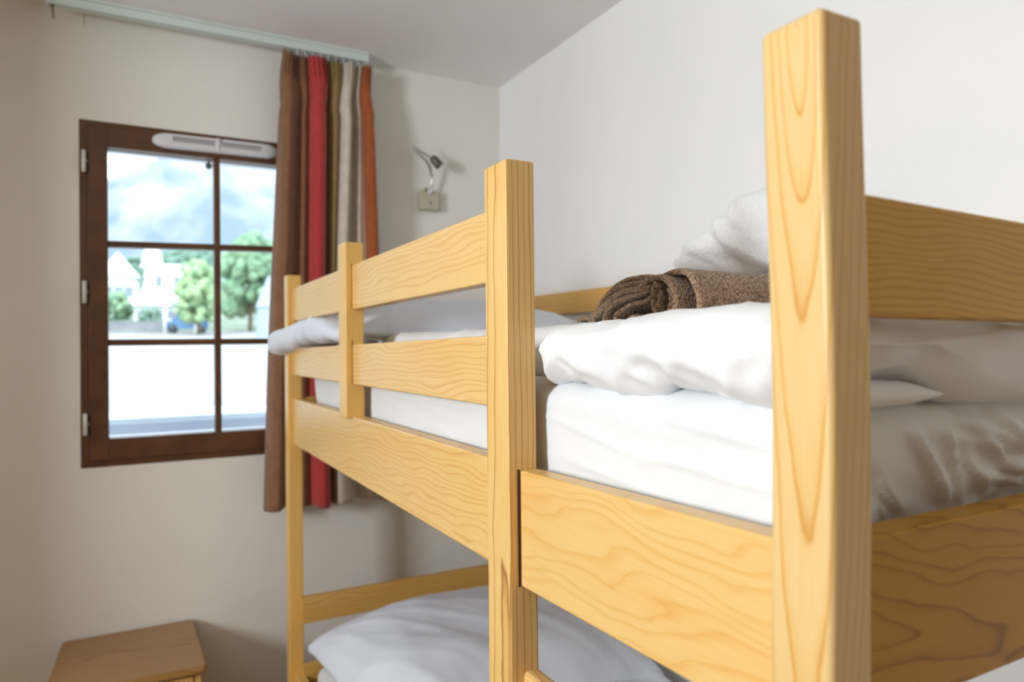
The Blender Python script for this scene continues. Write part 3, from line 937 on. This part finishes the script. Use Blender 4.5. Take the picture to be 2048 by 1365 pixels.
# ------------------------------------------------------------------ lower bunk bedding
bm = rbox((.474, .377, -1.090), (1.272, 2.150, -.945), (.04, .045, .035), (.03, .03, .012))
displace(bm, lambda co, n_: .004 * nz(co, 7))
o = link('mattress', bm, M['sheet'])
tag(o, 'lower bunk mattress in a white sheet under the big pillow', 'mattress')
bm = rbox((.490, .55, -.950), (1.250, 2.06, -.865), (.04, .05, .04), (.016, .016, .008))
displace(bm, lambda co, n_: .016 * nz((co.x * 4, co.y * 4, co.z * 4)) + .010 * (ridge((co.x * 7 + co.y * 5, co.y * 3 - co.x * 2, 2)) - .5) * (n_.z > .3))
o = link('duvet', bm, M['pillow'])
tag(o, 'rumpled white duvet lying on the lower bunk', 'duvet')
bm = pillow(.855, 1.80, -.888, .385, .335, .150, 90, rot=.04, pinch=.0, ex=3.4, flat=.3)
def pd(co, n_):
    d = .022 * nz((co.x * 4, co.y * 4, 1.5)) + .006 * nz((co.x * 11, co.y * 9, 4))
    ang = math.atan2(co.y - 2.15, co.x - .45); rr_ = math.hypot(co.x - .45, co.y - 2.15)
    d += .008 * max(0, ridge((ang * 5, rr_ * 2.2, 4)) - .35) * smoothstep(.06, .25, rr_)
    d += .004 * max(0, ridge((co.x * 13 + co.y * 9, co.y * 4, 8)) - .5)
    return d * (.35 + .65 * min(1, abs(n_.z) * 1.5))
displace(bm, pd)
o = link('pillow', bm, M['pillow'])
tag(o, 'big plump white pillow on the lower bunk under the window end', 'pillow')

# ------------------------------------------------------------------ outdoors
FD = Vector((math.sin(.085), math.cos(.085), 0))       # middle direction of the view through the window
FS = Vector((FD.y, -FD.x, 0))
def outp(d, s, z): return FD * d + FS * s + Vector((0, 0, z))
grass = noisy('dry_meadow', (.29, .28, .262), (.34, .33, .318), .5, .9, 0)
meadow2 = noisy('village_green', (.09, .15, .10), (.24, .28, .22), .12, .9, 0)
hillm = noisy('mountain_forest_rock_haze', (.135, .18, .20), (.30, .30, .295), .020, .95, 0, det=7, lo=.42, hi=.60)  # aerial haze is painted into the pale bluish forest and rock tones
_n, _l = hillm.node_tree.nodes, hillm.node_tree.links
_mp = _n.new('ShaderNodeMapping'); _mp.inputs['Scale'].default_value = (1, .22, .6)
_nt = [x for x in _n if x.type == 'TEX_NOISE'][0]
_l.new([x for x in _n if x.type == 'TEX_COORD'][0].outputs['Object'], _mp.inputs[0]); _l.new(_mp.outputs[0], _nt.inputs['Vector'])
bm = bmesh.new()
def ground_h(d, s):
    if d < 60: h = -1.7 + max(0, d - 5) * .057
    else: h = 1.435 + (d - 60) * .11
    return h + .12 * nz((d * .07, s * .07, 3))
rowsd = [3.6, 5, 7, 9, 12, 16, 20, 26, 32, 40, 50, 60]
for nm, rows_, gm_ in (('ground', rowsd, grass), ('ground', [60, 67, 75, 90, 105, 120, 150, 200, 260], meadow2)):
  bm = bmesh.new()
  grid = []
  for d in rows_:
    grid.append([bm.verts.new(outp(d, (k / 24 - .5) * (20 + d * 1.6), ground_h(d, (k / 24 - .5) * d))) for k in range(25)])
  for a, b in zip(grid, grid[1:]):
    for k in range(24): bm.faces.new((a[k], a[k + 1], b[k + 1], b[k]))
  tag(link(nm, bm, gm_), kind='structure')
bm = bmesh.new()
grid = []
nd, nsd = 60, 90
for i in range(nd + 1):
    d = 240 + i / nd * 1500
    row = []
    for k in range(nsd + 1):
        s = (k / nsd - .5) * (1700)
        # spur falling to the left, rising massif on the right
        top = 200 + 330 * smoothstep(-150, 330, s)
        h = 22 + top * smoothstep(240, 1150, d) ** .9
        h += 26 * nz((d * .004, s * .006, 1)) * smoothstep(300, 700, d) + 16 * nz((d * .015, s * .018, 5)) * smoothstep(260, 500, d)
        if d > 1200: h -= (d - 1200) * .25
        row.append(bm.verts.new(outp(d, s, h - .5)))
    grid.append(row)
for a, b in zip(grid, grid[1:]):
    for k in range(nsd): bm.faces.new((a[k], a[k + 1], b[k + 1], b[k]))
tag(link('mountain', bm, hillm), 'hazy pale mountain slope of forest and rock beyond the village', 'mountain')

wallm = plain('white_render', (.80, .80, .78), .8)
roofm = plain('pale_roof', (.82, .82, .82), .6)
paneg = plain('house_window_grey', (.22, .25, .28), .3)
greyroof = plain('grey_roof', (.28, .31, .36), .7)
def house(name, d, s, zb, wd, dp, hw, hr, label, cat='house', ridge_along=True, gable=None, roof=None):
    base = outp(d, s, zb)
    t = empty(name, base, label, cat)
    def P_(a, b, z): return outp(d + b, s + a, zb + z)
    bm = bmesh.new()
    hexa(bm, [P_(a, b, z) for z in (0, hw) for b in (0, dp) for a in (-wd / 2, wd / 2)])
    bmesh.ops.recalc_face_normals(bm, faces=bm.faces[:])
    link('wall', bm, wallm, t, smooth=False)
    bm = bmesh.new()
    o_ = .5
    if ridge_along:
        A = [P_(-wd / 2 - o_, -o_, hw), P_(wd / 2 + o_, -o_, hw), P_(wd / 2 + o_, dp + o_, hw), P_(-wd / 2 - o_, dp + o_, hw)]
        B = [P_(-wd / 2 + .2, dp / 2, hw + hr), P_(wd / 2 - .2, dp / 2, hw + hr)]
        v = [bm.verts.new(p) for p in A + B]
        for f in ((0, 1, 5, 4), (1, 2, 5), (2, 3, 4, 5), (3, 0, 4), (0, 3, 2, 1)): bm.faces.new([v[i] for i in f])
    else:
        A = [P_(-wd / 2 - o_, -o_, hw), P_(wd / 2 + o_, -o_, hw), P_(wd / 2 + o_, dp + o_, hw), P_(-wd / 2 - o_, dp + o_, hw)]
        B = [P_(0, -o_, hw + hr), P_(0, dp + o_, hw + hr)]
        v = [bm.verts.new(p) for p in A + B]
        for f in ((0, 1, 4), (2, 3, 5), (1, 2, 5, 4), (3, 0, 4, 5), (0, 3, 2, 1)): bm.faces.new([v[i] for i in f])
    bmesh.ops.recalc_face_normals(bm, faces=bm.faces[:])
    link('roof', bm, roof or roofm, t, smooth=False)
    if gable:
        ga, gw, gh = gable
        bm = bmesh.new()
        hexa(bm, [P_(ga + a, b, z) for (z, k) in ((hw, 1), (hw + gh, .55)) for b in (-.2, 2.2) for a in (-gw / 2 * k, gw / 2 * k)])
        bmesh.ops.recalc_face_normals(bm, faces=bm.faces[:])
        link('dormer', bm, wallm, t, smooth=False)
    for k in range(3):
        a = -wd * .3 + k * wd * .3
        bm = bmesh.new()
        hexa(bm, [P_(a + q, b, z) for z in (hw * .35, hw * .7) for b in (-.06, .02) for q in (-.45, .45)])
        bmesh.ops.recalc_face_normals(bm, faces=bm.faces[:])
        link('window', bm, paneg, t, smooth=False)
    return t
# direction offset helper: s/d for a given azimuth tangent
gh = ground_h
house('house', 120, -6.6, gh(120, -6.6), 8.4, 8, 4.6, .9, 'large white house with a central tapering dormer in the village outside', gable=(-.9, 3.2, 2.9))
house('house', 90, -9.0, gh(90, -9), 3.4, 6, 3.4, 2.8, 'white gabled house at the left edge of the window view', ridge_along=False)
house('house', 140, -18.0, gh(140, -18), 5.6, 8, 3.2, 3.6, 'small white gabled house farther up on the left of the village', ridge_along=False)
house('shed', 66, -3.8, gh(66, -3.8), 3.4, 4, 1.7, 1.2, 'low pale shed with light roof in front of the white house', 'shed')

leafs = [noisy('leaves_mid', (.10, .20, .12), (.25, .37, .22), 2.2, .8, 0, det=5), noisy('leaves_pale', (.14, .26, .13), (.36, .46, .25), 2.5, .8, 0, det=5), noisy('leaves_dark', (.09, .18, .14), (.20, .30, .22), 2.2, .8, 0, det=5)]
bark = plain('bark', (.16, .12, .09), .9)
def tree(name, d, s, zb, wd, ht, kind, label, cat='tree', group=None, trunk=True):
    zb = ground_h(d, s) - .1
    t = empty(name, outp(d, s, zb), label, cat, group)
    bm = bmesh.new()
    rnd = random.Random(int(d * 10 + s * 7))
    for k in range(110):
        a = rnd.uniform(0, 6.28); r_ = rnd.uniform(0, 1) ** .5
        hh = rnd.uniform(.22 if trunk else .05, .95)
        env = (1 - abs(hh - .5) ** 1.6 * 1.9)
        bmb = bmesh.ops.create_icosphere(bm, subdivisions=2, radius=wd * rnd.uniform(.06, .13))
        c = outp(d + math.sin(a) * r_ * wd * .42 * env, s + math.cos(a) * r_ * wd * .42 * env, zb + hh * ht)
        for v in bmb['verts']:
            v.co = v.co * (1 + .5 * nz(v.co + c, 1.7)) + c
    link('foliage', bm, leafs[kind], t, smooth=False)
    if trunk:
        bm = bmesh.new()
        tube(bm, [outp(d, s, zb - .3), outp(d, s + .1, zb + ht * .35), outp(d, s, zb + ht * .7)], [wd * .035, wd * .028, wd * .012], 8)
        link('trunk', bm, bark, t)
    return t
tree('tree', 51, -.5, 0, 3.4, 5.0, 1, 'pale sunlit green tree right of the white house')
tree('tree', 58, 3.1, 0, 5.2, 7.6, 0, 'tall leafy green tree seen beside the curtain')
tree('tree', 66, 7.6, 0, 5.5, 8.5, 2, 'darker green tree hidden by the curtain')
tree('bush', 60, -6.2, 0, 2.9, 3.0, 0, 'round green bush at the lower left of the village', 'bush', trunk=False)
tree('bush', 60, -3.9, 0, 2.2, 1.7, 2, 'dark green bush in front of the low shed', 'bush', trunk=False)
tree('tree', 105, -9.0, 0, 3.6, 6, 2, 'blue-green tree between the two white houses')
tree('tree', 170, -3, 0, 14, 9, 2, 'dark tree clump rising behind the white house')
tree('tree', 180, 12, 0, 16, 11, 0, 'broad green tree clump on the slope behind the tall tree')
# garden wall, carport with a blue car, tent
t = empty('garden_wall', outp(56, -3.6, 1.15), 'long low grey garden wall at the edge of the meadow', 'wall')
bm = bmesh.new(); hexa(bm, [outp(56 + b, a, z) for z in (1.0, 2.05) for b in (0, .3) for a in (-7, -2.7)]); bmesh.ops.recalc_face_normals(bm, faces=bm.faces[:])
link('masonry', bm, noisy('grey_masonry', (.16, .18, .19), (.30, .31, .31), .6, .9, 0), t, smooth=False)
t = empty('carport', outp(54.6, -1.2, 1.15), 'small carport with a grey sloping roof beside the trees', 'carport')
CX = -1.6
for a in (-1.0, .9):
    for b in (0, 2.5):
        bm = bmesh.new(); tube(bm, [outp(54 + b, CX + a, 1.0), outp(54 + b, CX + a, 3.0)], .07, 8); link('pole', bm, wallm, t)
bm = bmesh.new(); hexa(bm, [outp(53.7 + b, CX + a, 2.98 + z - a * .2 + b * .1) for z in (0, .14) for b in (0, 3.2) for a in (-1.2, 1.1)]); bmesh.ops.recalc_face_normals(bm, faces=bm.faces[:])
link('roof', bm, greyroof, t, smooth=False)
carm = plain('blue_car_paint', (.06, .17, .34), .25, .5, 0, .6)
CZ = 1.12; CC = -1.25
t = empty('car', outp(54.6, CC, CZ), 'blue car parked under the grey carport roof', 'car')
bm = bmesh.new()
prof = [(-1.35, .35), (-1.35, .80), (-.95, .92), (-.65, 1.36), (.55, 1.40), (1.0, .95), (1.4, .82), (1.42, .35)]
va = [bm.verts.new(outp(54.3, CC + a, CZ + z)) for a, z in prof]; vb = [bm.verts.new(outp(55.8, CC + a, CZ + z)) for a, z in prof]
bm.faces.new(va); bm.faces.new(vb[::-1])
for i in range(len(prof)): j = (i + 1) % len(prof); bm.faces.new((va[i], vb[i], vb[j], va[j]))
bmesh.ops.recalc_face_normals(bm, faces=bm.faces[:])
link('body', bm, carm, t, smooth=False)
for a in (-.9, .95):
    for b in (54.25, 55.65):
        bm = bmesh.new(); tube(bm, [outp(b, CC + a, CZ + .32), outp(b + .2, CC + a, CZ + .32)], .31, 16); link('wheel', bm, M['dark'], t)
t = empty('garden_tent', outp(45, 3.5, .6), 'pale pointed garden tent at the right edge of the window view', 'tent')
bm = bmesh.new()
tube(bm, [outp(45, 3.5, .4), outp(45, 3.5, 2.4), outp(45, 3.5, 2.5), outp(45, 3.5, 4.4)], [.75, .68, .78, .05], 12)
link('canvas', bm, plain('white_canvas', (.30, .36, .40), .8), t, smooth=False)

# ------------------------------------------------------------------ door_1: the glazed balcony door in the left wall
door = empty('door_1', (XL, (dy0 + dy1) / 2, FL), kind='structure')
for (ya, yb, za, zb) in ((dy0, dy0 + .05, FL, dzt), (dy1 - .05, dy1, FL, dzt), (dy0 + .05, dy1 - .05, dzt - .05, dzt), (dy0 + .05, dy1 - .05, FL, -.45)):
    boxo('door_frame', M['frame'], door, XL - .05, XL - .005, ya, yb, za, zb, .002, 2)

# ------------------------------------------------------------------ everything to real floor level
for o in sc.objects:
    if o.parent is None and o is not cam:
        o.location.z += H
sc.cycles.max_bounces = 10
sc.cycles.diffuse_bounces = 6
sc.cycles.transparent_max_bounces = 12
sc.cycles.sample_clamp_indirect = 6
